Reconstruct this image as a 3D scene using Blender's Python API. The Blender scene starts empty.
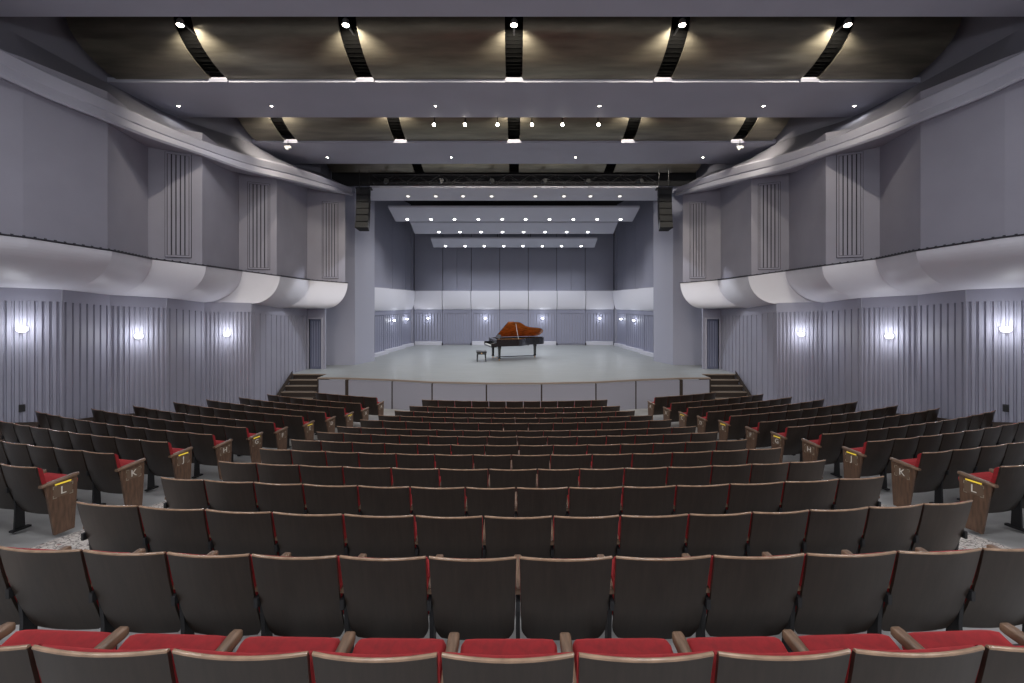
import bpy, bmesh, math, random
from mathutils import Vector, Matrix
random.seed(4)
PI = math.pi
SC = bpy.context.scene
COL = SC.collection
F, CX, CY, EYE = 464.0, 514.0, 303.0, 3.75      # focal length and principal point in pixels, eye height (m)

def HZ(h):            # height relative to the eye -> world z
    return h + EYE

# ------------------------------------------------------------------ materials
def mat(name, col, rough=0.6, metal=0.0, noise=0.0, nscale=8.0, bump=0.0, bscale=40.0, emit=None, estr=0.0, spec=None, stretch=None, coat=0.0):
    m = bpy.data.materials.new(name); m.use_nodes = True
    nt = m.node_tree; b = nt.nodes['Principled BSDF']
    b.inputs['Base Color'].default_value = (*col, 1); b.inputs['Roughness'].default_value = rough
    b.inputs['Metallic'].default_value = metal
    if spec is not None: b.inputs['Specular IOR Level'].default_value = spec
    if coat: b.inputs['Coat Weight'].default_value = coat; b.inputs['Coat Roughness'].default_value = 0.25
    tc = nt.nodes.new('ShaderNodeTexCoord'); mp = nt.nodes.new('ShaderNodeMapping')
    nt.links.new(tc.outputs['Object'], mp.inputs['Vector'])
    if stretch: mp.inputs['Scale'].default_value = stretch
    if noise > 0:
        n = nt.nodes.new('ShaderNodeTexNoise'); n.inputs['Scale'].default_value = nscale; n.inputs['Detail'].default_value = 4
        nt.links.new(mp.outputs['Vector'], n.inputs['Vector'])
        r = nt.nodes.new('ShaderNodeValToRGB')
        r.color_ramp.elements[0].position = 0.3; r.color_ramp.elements[1].position = 0.7
        r.color_ramp.elements[0].color = (*[c * (1 - noise) for c in col], 1)
        r.color_ramp.elements[1].color = (*[min(1, c * (1 + noise)) for c in col], 1)
        nt.links.new(n.outputs['Fac'], r.inputs['Fac']); nt.links.new(r.outputs['Color'], b.inputs['Base Color'])
    if bump > 0:
        n2 = nt.nodes.new('ShaderNodeTexNoise'); n2.inputs['Scale'].default_value = bscale
        nt.links.new(mp.outputs['Vector'], n2.inputs['Vector'])
        bp = nt.nodes.new('ShaderNodeBump'); bp.inputs['Strength'].default_value = bump; bp.inputs['Distance'].default_value = 0.01
        nt.links.new(n2.outputs['Fac'], bp.inputs['Height']); nt.links.new(bp.outputs['Normal'], b.inputs['Normal'])
    if emit:
        b.inputs['Emission Color'].default_value = (*emit, 1); b.inputs['Emission Strength'].default_value = estr
    return m

M = {}
M['wall'] = mat('lavender_paint', (0.31, 0.31, 0.38), 0.55, noise=0.04, nscale=1.5)
M['upper'] = mat('upper_wall_paint', (0.285, 0.28, 0.335), 0.6, noise=0.05, nscale=1.2)
M['scoop'] = mat('pale_plaster', (0.68, 0.68, 0.74), 0.5, noise=0.03, nscale=1.0)
M['cornice'] = mat('cornice_paint', (0.40, 0.40, 0.47), 0.7)
M['soffit'] = mat('soffit_paint', (0.40, 0.405, 0.48), 0.6, noise=0.03, nscale=1.0)
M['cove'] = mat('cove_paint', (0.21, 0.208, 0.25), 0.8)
M['dark_trim'] = mat('dark_reveal', (0.03, 0.03, 0.04), 0.8)  # dark tone of the ledge rail, seams, foot blocks and grille backing
M['black'] = mat('black_void', (0.012, 0.012, 0.014), 0.8)
M['rib'] = mat('gap_black', (0.002, 0.002, 0.002), 0.9, spec=0.05)
M['black_metal'] = mat('black_metal', (0.022, 0.022, 0.025), 0.45, metal=0.3, noise=0.3, nscale=20)
M['grille'] = mat('dark_grille', (0.014, 0.015, 0.017), 0.6, noise=0.4, nscale=60)
M['bronze'] = mat('bronze_sheet', (0.22, 0.20, 0.155), 0.34, metal=0.7, noise=0.22, nscale=2.0, stretch=(0.5, 3, 3), bump=0.05, bscale=3)
M['lightmetal'] = mat('pale_metal', (0.55, 0.54, 0.53), 0.4, metal=0.4)
M['shell'] = mat('shell_paint', (0.27, 0.275, 0.345), 0.5, noise=0.03, nscale=1.0)
M['shell_low'] = mat('shell_lower_paint', (0.25, 0.26, 0.35), 0.5)
M['band'] = mat('shell_band_paint', (0.74, 0.74, 0.82), 0.5)
M['pillar'] = mat('pillar_paint', (0.36, 0.37, 0.46), 0.55)
M['cloud'] = mat('reflector_paint', (0.52, 0.525, 0.60), 0.5)
M['apron'] = mat('apron_fabric', (0.33, 0.33, 0.385), 0.75, bump=0.1, bscale=80)
M['darkwood'] = mat('dark_laminate', (0.027, 0.0185, 0.014), 0.34, noise=0.22, nscale=6, stretch=(6, 1, 0.7), spec=0.5, coat=0.12)
M['edgewood'] = mat('light_wood_edge', (0.31, 0.20, 0.13), 0.25, noise=0.25, nscale=12, coat=0.3)
M['armwood'] = mat('arm_wood', (0.165, 0.10, 0.062), 0.4, noise=0.35, nscale=10, stretch=(8, 1, 1), coat=0.2)
M['panelwood'] = mat('end_panel_wood', (0.125, 0.07, 0.043), 0.4, noise=0.35, nscale=6, stretch=(1, 6, 1), coat=0.2)
M['red'] = mat('red_velvet', (0.25, 0.006, 0.010), 0.8, noise=0.22, nscale=30)
M['red'].node_tree.nodes['Principled BSDF'].inputs['Sheen Weight'].default_value = 0.6
M['red'].node_tree.nodes['Principled BSDF'].inputs['Sheen Tint'].default_value = (1, 0.12, 0.12, 1)
M['iron'] = mat('dark_cast_iron', (0.02, 0.02, 0.022), 0.5, metal=0.2)
M['brass_plate'] = mat('brushed_plate', (0.42, 0.37, 0.29), 0.35, metal=0.6)
M['plate_dark'] = mat('letter_plate', (0.16, 0.105, 0.07), 0.4)
M['letter'] = mat('letter_ivory', (0.78, 0.74, 0.66), 0.5)
M['amber'] = mat('amber_light', (0.5, 0.36, 0.03), 0.4, emit=(1.0, 0.72, 0.08), estr=0.35)
M['step'] = mat('brown_carpet', (0.040, 0.028, 0.022), 0.9, noise=0.3, nscale=60)
M['nosing'] = mat('step_nosing', (0.26, 0.205, 0.16), 0.5)
M['piano'] = mat('piano_lacquer', (0.012, 0.012, 0.014), 0.08, coat=0.8)
M['lid_reflection'] = mat('lid_reflection_colour', (0.42, 0.12, 0.03), 0.2, noise=0.55, nscale=5, stretch=(1, 4, 1), coat=0.5)  # orange-brown reflection in the open lid, painted as its colour
M['gold'] = mat('gold_plate', (0.75, 0.42, 0.12), 0.3, metal=0.7)
M['ivory'] = mat('ivory', (0.8, 0.8, 0.78), 0.3)
M['brass'] = mat('brass', (0.8, 0.5, 0.25), 0.3, metal=0.9)
M['leather'] = mat('black_leather', (0.02, 0.02, 0.022), 0.35)
M['lamp'] = mat('lamp_lens', (1, 1, 1), 0.5, emit=(1.0, 0.93, 0.80), estr=30)
M['stagelamp'] = mat('stage_lamp_lens', (1, 1, 1), 0.5, emit=(0.97, 0.98, 1.0), estr=5)
M['dimlamp'] = mat('dim_lamp_lens', (1, 1, 1), 0.5, emit=(1.0, 0.95, 0.88), estr=.8)
M['sconceglass'] = mat('frosted_glass', (1, 1, 1), 0.5, emit=(0.97, 0.97, 1.0), estr=5)
M['door'] = mat('door_paint', (0.13, 0.145, 0.22), 0.5)
M['outlet'] = mat('outlet_black', (0.02, 0.02, 0.02), 0.4)
M['baseboard'] = mat('dark_base_wood', (0.045, 0.028, 0.02), 0.5, noise=0.3, nscale=6)
M['concrete'] = mat('grey_concrete', (0.37, 0.37, 0.365), 0.45, noise=0.16, nscale=1.6, bump=0.05)

def stage_mat():
    m = mat('stage_boards', (0.26, 0.275, 0.28), 0.38, noise=0.12, nscale=3, stretch=(0.25, 3.0, 1), bump=0.02)
    return m
M['stage'] = stage_mat()

def carpet_mat():
    m = bpy.data.materials.new('floral_carpet'); m.use_nodes = True
    nt = m.node_tree; b = nt.nodes['Principled BSDF']; b.inputs['Roughness'].default_value = 0.95
    tc = nt.nodes.new('ShaderNodeTexCoord')
    mp = nt.nodes.new('ShaderNodeMapping'); nt.links.new(tc.outputs['Object'], mp.inputs['Vector'])
    n0 = nt.nodes.new('ShaderNodeTexNoise'); n0.inputs['Scale'].default_value = 9; nt.links.new(mp.outputs[0], n0.inputs['Vector'])
    mx = nt.nodes.new('ShaderNodeMixRGB'); mx.blend_type = 'ADD'; mx.inputs[0].default_value = 0.25
    nt.links.new(mp.outputs[0], mx.inputs[1]); nt.links.new(n0.outputs['Color'], mx.inputs[2])
    v = nt.nodes.new('ShaderNodeTexVoronoi'); v.feature = 'DISTANCE_TO_EDGE'; v.inputs['Scale'].default_value = 11
    nt.links.new(mx.outputs[0], v.inputs['Vector'])
    r = nt.nodes.new('ShaderNodeValToRGB'); e = r.color_ramp.elements
    e[0].position = 0.0; e[0].color = (0.09, 0.07, 0.07, 1); e[1].position = 0.11; e[1].color = (0.60, 0.56, 0.52, 1)
    x = r.color_ramp.elements.new(0.32); x.color = (0.55, 0.51, 0.47, 1)
    x = r.color_ramp.elements.new(0.40); x.color = (0.28, 0.13, 0.11, 1)
    nt.links.new(v.outputs['Distance'], r.inputs['Fac']); nt.links.new(r.outputs['Color'], b.inputs['Base Color'])
    return m
M['carpet'] = carpet_mat()

# ------------------------------------------------------------------ mesh helpers
class MB:
    def __init__(self): self.bm = bmesh.new()
    def poly(self, pts):
        vs = [self.bm.verts.new(p) for p in pts]
        try: self.bm.faces.new(vs)
        except ValueError: pass
        return self
    def box(self, x0, x1, y0, y1, z0, z1, mtx=None):
        c = [Vector((x, y, z)) for x in (x0, x1) for y in (y0, y1) for z in (z0, z1)]
        if mtx: c = [mtx @ p for p in c]
        v = [self.bm.verts.new(p) for p in c]
        for f in ((0, 1, 3, 2), (4, 6, 7, 5), (0, 4, 5, 1), (2, 3, 7, 6), (0, 2, 6, 4), (1, 5, 7, 3)):
            self.bm.faces.new([v[i] for i in f])
        return self
    def loft(self, secs, closed=False, caps=False):
        rows = [[self.bm.verts.new(p) for p in s] for s in secs]
        n = len(rows[0])
        for a, b in zip(rows, rows[1:]):
            for j in range(n if closed else n - 1):
                k = (j + 1) % n
                try: self.bm.faces.new((a[j], a[k], b[k], b[j]))
                except ValueError: pass
        if caps:
            self.bm.faces.new(rows[0][::-1]); self.bm.faces.new(rows[-1])
        return self
    def cyl(self, p0, p1, r0, r1=None, n=12, caps=True):
        p0, p1 = Vector(p0), Vector(p1); r1 = r0 if r1 is None else r1
        d = (p1 - p0).normalized(); a = d.orthogonal().normalized(); b = d.cross(a)
        def ring(p, r): return [p + (a * math.cos(t) + b * math.sin(t)) * r for t in [2 * PI * i / n for i in range(n)]]
        return self.loft([ring(p0, r0), ring(p1, r1)], True, caps)
    def tube(self, pts, r, n=8):
        for a, b in zip(pts, pts[1:]): self.cyl(a, b, r, n=n)
        return self
    def lathe(self, prof, cx=0, cy=0, n=20, mtx=None):
        secs = []
        for r, z in prof:
            ring = [Vector((cx + r * math.cos(2 * PI * i / n), cy + r * math.sin(2 * PI * i / n), z)) for i in range(n)]
            if mtx: ring = [mtx @ p for p in ring]
            secs.append(ring)
        return self.loft(secs, True, True)
    def prism(self, outline, z0, z1):
        return self.loft([[Vector((x, y, z0)) for x, y in outline], [Vector((x, y, z1)) for x, y in outline]], True, True)
    def mesh(self, name, smooth=False, bevel=0.0):
        bm = self.bm
        bmesh.ops.remove_doubles(bm, verts=bm.verts, dist=1e-5)
        if bevel:
            bmesh.ops.bevel(bm, geom=[e for e in bm.edges if len(e.link_faces) == 2 and e.calc_face_angle(0) > 0.6], offset=bevel, segments=2, profile=0.5, affect='EDGES')
        bmesh.ops.recalc_face_normals(bm, faces=bm.faces)
        me = bpy.data.meshes.new(name); bm.to_mesh(me); bm.free()
        if smooth:
            for p in me.polygons: p.use_smooth = True
        return me

def put(name, me, material, parent=None, loc=(0, 0, 0), rz=0.0, auto=None):
    if material and not me.materials: me.materials.append(material)
    o = bpy.data.objects.new(name, me); COL.objects.link(o)
    o.location = loc; o.rotation_euler = (0, 0, rz)
    if parent: o.parent = parent
    return o
def obj(name, mb, material, parent=None, smooth=False, bevel=0.0, loc=(0, 0, 0), rz=0.0, sharp=35):
    me = mb.mesh(name, smooth, bevel)
    if smooth: me.set_sharp_from_angle(angle=math.radians(sharp))
    return put(name, me, material, parent, loc, rz)
def tag(o, label, cat, group=None, kind=None):
    if label: o['label'] = label
    if cat: o['category'] = cat
    if group: o['group'] = group
    if kind: o['kind'] = kind
    return o
def thing(name, label, cat, loc=(0, 0, 0), rz=0, group=None):
    o = bpy.data.objects.new(name, None); COL.objects.link(o); o.empty_display_size = 0.2
    o.location = loc; o.rotation_euler = (0, 0, rz)
    return tag(o, label, cat, group)
def struct(name, mb, material, label, cat='wall', smooth=False, bevel=0.0, parent=None):
    o = obj(name, mb, material, parent, smooth, bevel)
    if parent is None: tag(o, label, cat, kind='structure')
    return o

def lerp(a, b, t): return a + (b - a) * t
def interp(x, xs, ys):
    if x <= xs[0]: return ys[0]
    for i in range(len(xs) - 1):
        if x <= xs[i + 1]: return lerp(ys[i], ys[i + 1], (x - xs[i]) / (xs[i + 1] - xs[i]))
    return ys[-1]

# ------------------------------------------------------------------ seating plan (rows are arcs about one centre on the stage)
ARC = 30.0
# letter, distance of the row from the eye, height of its back tops below the eye, seats in the centre block, seat pitch, shift
ROWS = [('P', 1.785, 1.366, 9, .547, -.02), ('N', 2.72, 1.496, 14, .552, .02), ('M', 3.65, 1.680, 14, .552, .08), ('L', 4.57, 1.818, 14, .547, .08),
        ('K', 5.49, 1.964, 14, .546, .08), ('J', 6.415, 2.097, 14, .546, .08), ('H', 7.34, 2.246, 14, .545, .08), ('G', 8.26, 2.377, 14, .537, .06),
        ('F', 9.18, 2.52, 14, .533, .05), ('E', 10.1, 2.61, 13, .545, .04), ('D', 11.03, 2.73, 12, .565, .03), ('C', 11.95, 2.83, 12, .535, .02),
        ('B', 12.88, 2.905, 11, .55, .02), ('A', 13.8, 2.915, 11, .518, .02)]
SEAT_H = 0.84
rad = [ARC - r[1] for r in ROWS][::-1]            # ascending radius
ROWS = [(r[0], r[1], r[2] + .012, *r[3:]) for r in ROWS]
flz = [-(r[2]) - SEAT_H + EYE for r in ROWS][::-1]
def floor_at_radius(r):
    if r <= rad[0]: return flz[0]
    if r >= rad[-1]: return flz[-1] + (r - rad[-1]) * 0.15
    return interp(r, rad, flz)
def floor_z(x, y): return floor_at_radius(math.hypot(x, ARC - y))
FL0 = flz[0]
STAGE = HZ(-2.72)

mb = MB()
xs = [-11.6 + .4 * i for i in range(59)]; ys = [-4.2 + .3 * i for i in range(80)]
mb.loft([[Vector((x, y, floor_z(x, y))) for x in xs] for y in ys])
struct('floor', mb, M['concrete'], 'raked grey concrete floor under the seating', 'floor', smooth=True)

# carpet runners following the two aisles and the strip in front of the stage
def ainner(y): return interp(y, [0, 9, 10.4, 12.2, 13.6, 15], [3.98, 3.98, 3.8, 3.5, 3.28, 2.9])
def aouter(y): return interp(y, [0, 5.2, 9, 10.7, 12.6, 14.2], [5.22, 5.22, 5.05, 4.8, 4.5, 4.2])
for s, nm in ((-1, 'left'), (1, 'right')):
    mb = MB(); top = []; secs = []
    for i in range(61):
        y = -3.5 + i * 0.29
        pts = [lerp(ainner(y), aouter(y) + (.13 if s > 0 else 0), t / 4) for t in range(5)]
        sec = [Vector((s * x, y, floor_z(s * x, y) + .012)) for x in pts]
        sec = [Vector((sec[0].x, y, sec[0].z - .012))] + sec + [Vector((sec[-1].x, y, sec[-1].z - .012))]
        secs.append(sec)
    mb.loft(secs)
    tag(obj('aisle_carpet', mb, M['carpet']), f'cream floral carpet runner along the {nm} aisle', 'carpet', 'floral aisle carpets')

# ------------------------------------------------------------------ side walls
U = [(9.8, -4.2, 1.6), (9.8, 7.2, 1.27), (9.2, 8.7, 1.219), (8.85, 10.1, 1.135), (9.45, 11.98, 1.136), (8.42, 12.53, 1.0), (8.95, 15.1, 1.04), (7.98, 15.6, .908), (8.2, 18.4, .912), (6.95, 19.1, .823)]
W = [(11.2, -4.2, .42), (11.2, 8.2, .36), (11.2, 9.65, .345), (10.33, 10.6, .306), (10.39, 11.93, .206), (9.59, 12.8, .138), (9.62, 14.4, .016), (8.5, 15.0, -.02), (8.56, 16.9, -.18), (7.78, 19.1, -.235)]
WL = W[:9] + [(8.52, 19.1, -.235), (7.78, 19.1, -.235)]
CN = [(9.3, -4.2, 4.1, 4.62), (9.3, 6.5, 4.1, 4.62), (9.12, 8.2, 4.03, 4.56), (8.97, 8.95, 3.95, 4.49), (8.70, 9.73, 3.88, 4.40), (8.57, 10.9, 3.88, 4.37), (8.28, 12.2, 3.91, 4.34), (8.0, 14.0, 3.97, 4.48), (7.46, 16.1, 4.16, 4.70), (6.72, 18.9, 4.40, 4.77), (6.68, 19.15, 4.42, 4.78)]
def cove_x(y): return interp(y, [11.3, 13.2, 14.2, 15.4, 18, 19.5], [9.95, 9.9, 9.5, 8.85, 8.75, 7.8])
def upper_x(y):
    return interp(y, [u[1] for u in U], [u[0] for u in U])

def fluted(mb, A, B, base, pitch, gw, dep, ta, tb, s, head=0.28):
    """vertical grooved boards between two plan points, room side towards the axis"""
    a, b = Vector((s * A[0], A[1], 0)), Vector((s * B[0], B[1], 0))
    L = (b - a).length; t = (b - a).normalized()
    n = Vector((t.y, -t.x, 0))
    if n.x * s < 0: n = -n                          # outwards
    k = max(2, round(L / pitch)); pit = L / k
    prof = [(0, 0)]
    for i in range(k):
        c = (i + .5) * pit
        prof += [(c - gw / 2 - .012, 0), (c - gw / 2, dep), (c + gw / 2, dep), (c + gw / 2 + .012, 0)]
    prof.append((L, 0))
    lo, hi = [], []
    for u, d in prof:
        p = a + t * u + n * d; zt = lerp(ta, tb, u / L)
        lo.append(Vector((p.x, p.y, base))); hi.append(Vector((p.x, p.y, HZ(zt) - head)))
    mb.loft([lo, hi])
    o = -n * .01
    mb.loft([[a + o + Vector((0, 0, HZ(ta) - head)), b + o + Vector((0, 0, HZ(tb) - head))], [a + o + Vector((0, 0, HZ(ta) + .02)), b + o + Vector((0, 0, HZ(tb) + .02))]])
    mb.loft([[a + o + Vector((0, 0, HZ(ta) - head)), b + o + Vector((0, 0, HZ(tb) - head))], [a + n * dep + Vector((0, 0, HZ(ta) - head)), b + n * dep + Vector((0, 0, HZ(tb) - head))]])

SCONCES = []
for s, nm in ((-1, 'left'), (1, 'right')):
    # lower grooved wall
    mb = MB()
    pit = [.22, .22, .12, .2, .107, .25, .11, .38, .26, .3]
    for i in range(len(WL) - 1):
        if i == 9:                                   # door bay, plain with an opening
            continue
        A, B = WL[i], WL[i + 1]
        fluted(mb, A, B, min(floor_z(s * A[0], A[1]), floor_z(s * B[0], B[1])) - .3, pit[i], .035 if pit[i] < .15 else .03, .045, A[2], B[2], s)
    struct('wall_' + nm, mb, M['wall'], f'lavender grooved lower wall on the {nm} side of the hall', 'wall')
    # door bay facing the seats beside the stage
    y = 19.1; zt = HZ(-.235)
    x0, x1 = 7.78, 8.52; dx0, dx1, dz = 7.93, 8.44, STAGE + 2.06
    mb = MB()
    mb.box(*sorted((s * x0, s * dx0)), y, y + .12, STAGE - .3, zt + .02)
    mb.box(*sorted((s * dx1, s * (x1 + .05))), y, y + .12, STAGE - .3, zt + .02)
    mb.box(*sorted((s * dx0, s * dx1)), y, y + .12, dz, zt + .02)
    struct(f'wall_{nm}_stage_end', mb, M['wall'], f'short lavender wall around the {nm} stage door', 'wall')
    mb = MB(); mb.box(*sorted((s * dx0, s * dx1)), y + .08, y + .12, STAGE, dz)
    d = struct('door_1' if s < 0 else 'door_2', mb, M['door'], f'narrow blue-grey door at the {nm} end of the stage', 'door')
    mb = MB(); 
    for k in range(1, 5):
        xx = s * lerp(dx0, dx1, k / 5); mb.box(xx - .012, xx + .012, y + .07, y + .085, STAGE + .1, dz - .1)
    struct('moulding', mb, M['shell_low'], None, parent=d)
    mb = MB()
    for xa, xb, za, zb in ((dx0 - .05, dx0, STAGE, dz + .05), (dx1, dx1 + .05, STAGE, dz + .05), (dx0, dx1, dz, dz + .05)):
        mb.box(*sorted((s * xa, s * xb)), y - .03, y + .08, za, zb)
    struct('door_frame', mb, M['cornice'], None, parent=d)
    # upper wall facets
    mb = MB(); lo, hi = [], []
    for x, yy, h in U:
        lo.append(Vector((s * x, yy, HZ(h)))); hi.append(Vector((s * x, yy, HZ(4.6))))
    mb.loft([lo, hi])
    mb.poly([(s * 6.95, 19.1, HZ(.6)), (s * 8.9, 19.2, HZ(.6)), (s * 8.9, 19.2, HZ(4.8)), (s * 6.95, 19.1, HZ(4.8))])
    struct(f'wall_{nm}_upper', mb, M['upper'], f'stepped grey upper wall on the {nm} side below the cornice', 'wall')
    # scoops: convex plaster bellies between the upper and lower walls
    mb = MB(); N = 24
    secs = []
    Us = [(u[0] - .1, u[1], u[2]) for u in U]
    for j in range(N + 1):
        a = j / N * PI / 2; row = []
        for u, w in zip(Us, W):
            kx, kz = 1 - math.cos(a), math.sin(a)
            row.append(Vector((s * lerp(u[0], w[0], kx), lerp(u[1], w[1], kx), HZ(lerp(u[2], w[2], kz)))))
        secs.append(row)
    # separate facets so each keeps a crisp edge
    bm = mb.bm
    for i in range(len(U) - 1):
        cols = [[r[i], r[i + 1]] for r in secs]
        mb.loft(cols)
    end = [r[-1] for r in secs]
    mb.poly(end + [Vector((s * 7.78, 19.15, HZ(.82)))])
    o = struct(f'wall_{nm}_scoop', mb, M['scoop'], f'row of pale curved plaster scoops along the {nm} wall', 'wall', smooth=True)
    o.data.set_sharp_from_angle(angle=math.radians(5))
    # flat underside joining scoop edge to door bay
    mb = MB(); mb.poly([(s * 8.56, 16.9, HZ(-.18)), (s * 7.78, 19.1, HZ(-.235)), (s * 8.52, 19.1, HZ(-.235))])
    mb.poly([(s * W[-1][0], W[-1][1] + .02, HZ(-.235)), (s * 8.9, 19.12, HZ(-.235)), (s * 8.9, 19.1, HZ(.9)), (s * W[-1][0], 19.1, HZ(.9))])
    struct(f'trim_{2 if s < 0 else 3}', mb, M['wall'], f'small flat soffit under the last scoop on the {nm}', 'soffit')
    # ledge rail
    mb = MB(); secs = []
    for x, yy, h in U:
        secs.append([Vector((s * (x + .0), yy, HZ(h) + .02)), Vector((s * (x - .13), yy, HZ(h) + .02)), Vector((s * (x - .13), yy, HZ(h) + .0)), Vector((s * (x - .1), yy, HZ(h) - .012))])
    mb.loft(secs)
    for i in range(len(U) - 1):
        A, B = U[i], U[i + 1]; L = math.dist(A[:2], B[:2]); k = int(L / .16)
        for q in range(k):
            t = (q + .5) / k; px, py, pz = (lerp(A[j], B[j], t) for j in range(3))
            mb.box(s * (px - .12) - .008, s * (px - .12) + .008, py - .02, py + .02, HZ(pz) + .02, HZ(pz) + .038)
    struct(f'trim_{4 if s < 0 else 5}', mb, M['dark_trim'], f'dark studded ledge rail on top of the {nm} scoops', 'rail')
    # cornice: rounded band with a sloping underside
    mb = MB(); secs = []
    for x, yy, lo_, hi_ in CN:
        h = hi_ - lo_; ux = upper_x(yy)
        pr = [(max(ux, x) + .35, lo_ + .12), (x + .12, lo_ + .03), (x + .03, lo_), (x, lo_ + .05), (x + .03, lo_ + .14), (x + .07, lo_ + h * .45), (x + .05, lo_ + h * .5), (x + .05, lo_ + h * .9), (x + .1, hi_), (x + .3, hi_ + .02)]
        secs.append([Vector((s * a, yy, HZ(b))) for a, b in pr])
    # finer along the sweep
    def fine(secs, n=4):
        out = []
        for i in range(len(secs) - 1):
            p0 = secs[max(0, i - 1)]; p1 = secs[i]; p2 = secs[i + 1]; p3 = secs[min(len(secs) - 1, i + 2)]
            for q in range(n):
                t = q / n
                if i == 0: out.append([a.lerp(b, t) for a, b in zip(p1, p2)]); continue
                out.append([.5 * ((2 * b) + (c - a) * t + (2 * a - 5 * b + 4 * c - d) * t * t + (3 * b - a - 3 * c + d) * t ** 3) for a, b, c, d in zip(p0, p1, p2, p3)])
        out.append(secs[-1]); return out
    fs = fine(secs)
    mb.loft(fs); mb.poly(fs[-1])
    o = struct(f'trim_{6 if s < 0 else 7}', mb, M['cornice'], f'sweeping pale cornice under the ceiling on the {nm} side', 'cornice', smooth=True)
    # cove wall between cornice and ceiling
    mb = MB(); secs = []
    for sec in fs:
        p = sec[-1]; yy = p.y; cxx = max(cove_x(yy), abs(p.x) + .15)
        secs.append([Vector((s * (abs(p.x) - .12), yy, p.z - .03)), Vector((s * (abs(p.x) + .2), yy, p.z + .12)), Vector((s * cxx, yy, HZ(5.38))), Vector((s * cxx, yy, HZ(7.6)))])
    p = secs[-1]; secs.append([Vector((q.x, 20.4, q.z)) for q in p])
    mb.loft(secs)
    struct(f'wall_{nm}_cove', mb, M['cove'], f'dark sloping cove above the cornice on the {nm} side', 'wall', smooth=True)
    # dark base strip near the rear side doors
    mb = MB()
    for i in (1, 2, 3, 4):
        A, B = W[i], W[i + 1]
        a, b = Vector((s * (A[0] - .05), A[1], 0)), Vector((s * (B[0] - .05), B[1], 0))
        za, zb = floor_z(a.x, a.y), floor_z(b.x, b.y)
        mb.loft([[a + Vector((s * .1, 0, za - .1)), a + Vector((0, 0, za - .1)), a + Vector((0, 0, za + .5)), a + Vector((s * .1, 0, za + .5))],
                 [b + Vector((s * .1, 0, zb - .1)), b + Vector((0, 0, zb - .1)), b + Vector((0, 0, zb + .5)), b + Vector((s * .1, 0, zb + .5))]], True, True)
    struct('baseboard_' + nm, mb, M['baseboard'], f'tall dark brown baseboard along the {nm} wall', 'baseboard')

    # slotted grilles on the upper wall
    which = {4: 'nearest the seats', 6: 'the middle one of three', 8: 'nearest the stage'}
    for i, (ta, tb) in ((4, (.30, .80)), (6, (.22, .82)), (8, (.38, .82))):
        A = Vector((s * U[i][0], U[i][1], 0)); B = Vector((s * U[i + 1][0], U[i + 1][1], 0)); t = (B - A); L = t.length; t.normalize()
        n = Vector((t.y, -t.x, 0)); n = -n if n.x * s > 0 else n     # into the room
        zlo, zhi = HZ(lerp(U[i][2], U[i + 1][2], .5)) + .13, HZ(3.98 if i < 8 else 4.1)
        g = thing('wall_grille', f'tall slotted grille on the {nm} upper wall, {which[i]}', 'grille', A + t * (L * (ta + tb) / 2) + n * .0 + Vector((0, 0, zlo)), 0, 'slotted wall grilles')
        w = L * (tb - ta); H = zhi - zlo
        mt = Matrix(((t.x, n.x, 0, 0), (t.y, n.y, 0, 0), (0, 0, 1, 0), (0, 0, 0, 1)))
        m1 = MB(); m1.box(-w / 2, w / 2, .002, .012, 0, H, mt); obj('backing', m1, M['dark_trim'], g)
        m1 = MB(); e = .035
        for (a0, a1, b0, b1) in ((-w / 2 + .012, -w / 2 + .05, .015, H - .015), (w / 2 - .05, w / 2 - .012, .015, H - .015), (-w / 2 + .05, w / 2 - .05, .015, .06), (-w / 2 + .05, w / 2 - .05, H - .06, H - .015)):
            m1.box(a0, a1, .01, .04, b0, b1, mt)
        obj('frame', m1, M['upper'], g)
        k = 5; ww = (w - .1) / k; m1 = MB()
        for q in range(k):
            c = -w / 2 + .05 + (q + .5) * ww; m1.box(c - ww * .36, c + ww * .36, .008, .032, .07, H - .07, mt)
        obj('slats', m1, M['upper'], g)

    # sconces
    names = {2: 'nearest the camera', 4: 'the middle one of three', 7: 'nearest the stage'}
    for i, px, py in ((2, 22, 329), (4, 138, 336), (6, 227, 334)):
        A, B = W[i], W[i + 1]
        k = (CX - px) / F
        t = (A[0] - k * A[1]) / ((A[0] - k * A[1]) - (B[0] - k * B[1]))
        x, yy = lerp(A[0], B[0], t), lerp(A[1], B[1], t)
        z = HZ(-(py - CY) * yy / F)
        tv = Vector((s * (B[0] - A[0]), B[1] - A[1], 0)).normalized(); n = Vector((tv.y, -tv.x, 0)); n = -n if n.x * s > 0 else n
        SCONCES.append((s, nm, {2: 'nearest the camera', 4: 'middle of three', 6: 'nearest the stage'}[i], Vector((s * x, yy, z)), n, 1.0))
        if i == 2:
            zo = HZ(-105 * yy / F)
            ob = MB(); mt = Matrix.Translation(Vector((s * x, yy, zo))) @ Matrix(((tv.x, n.x, 0, 0), (tv.y, n.y, 0, 0), (0, 0, 1, 0), (0, 0, 0, 1)))
            ob.box(-.05, .05, -.0, .03, -.08, .08, mt)
            w_ = obj('wall_box', ob, M['outlet'], bevel=.006); tag(w_, f'small black outlet box on the {nm} grooved wall', 'outlet', 'wall outlet boxes')
            oc = MB(); oc.box(-.03, .03, .03, .036, -.055, .055, mt); obj('cover', oc, M['iron'], w_)

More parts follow.
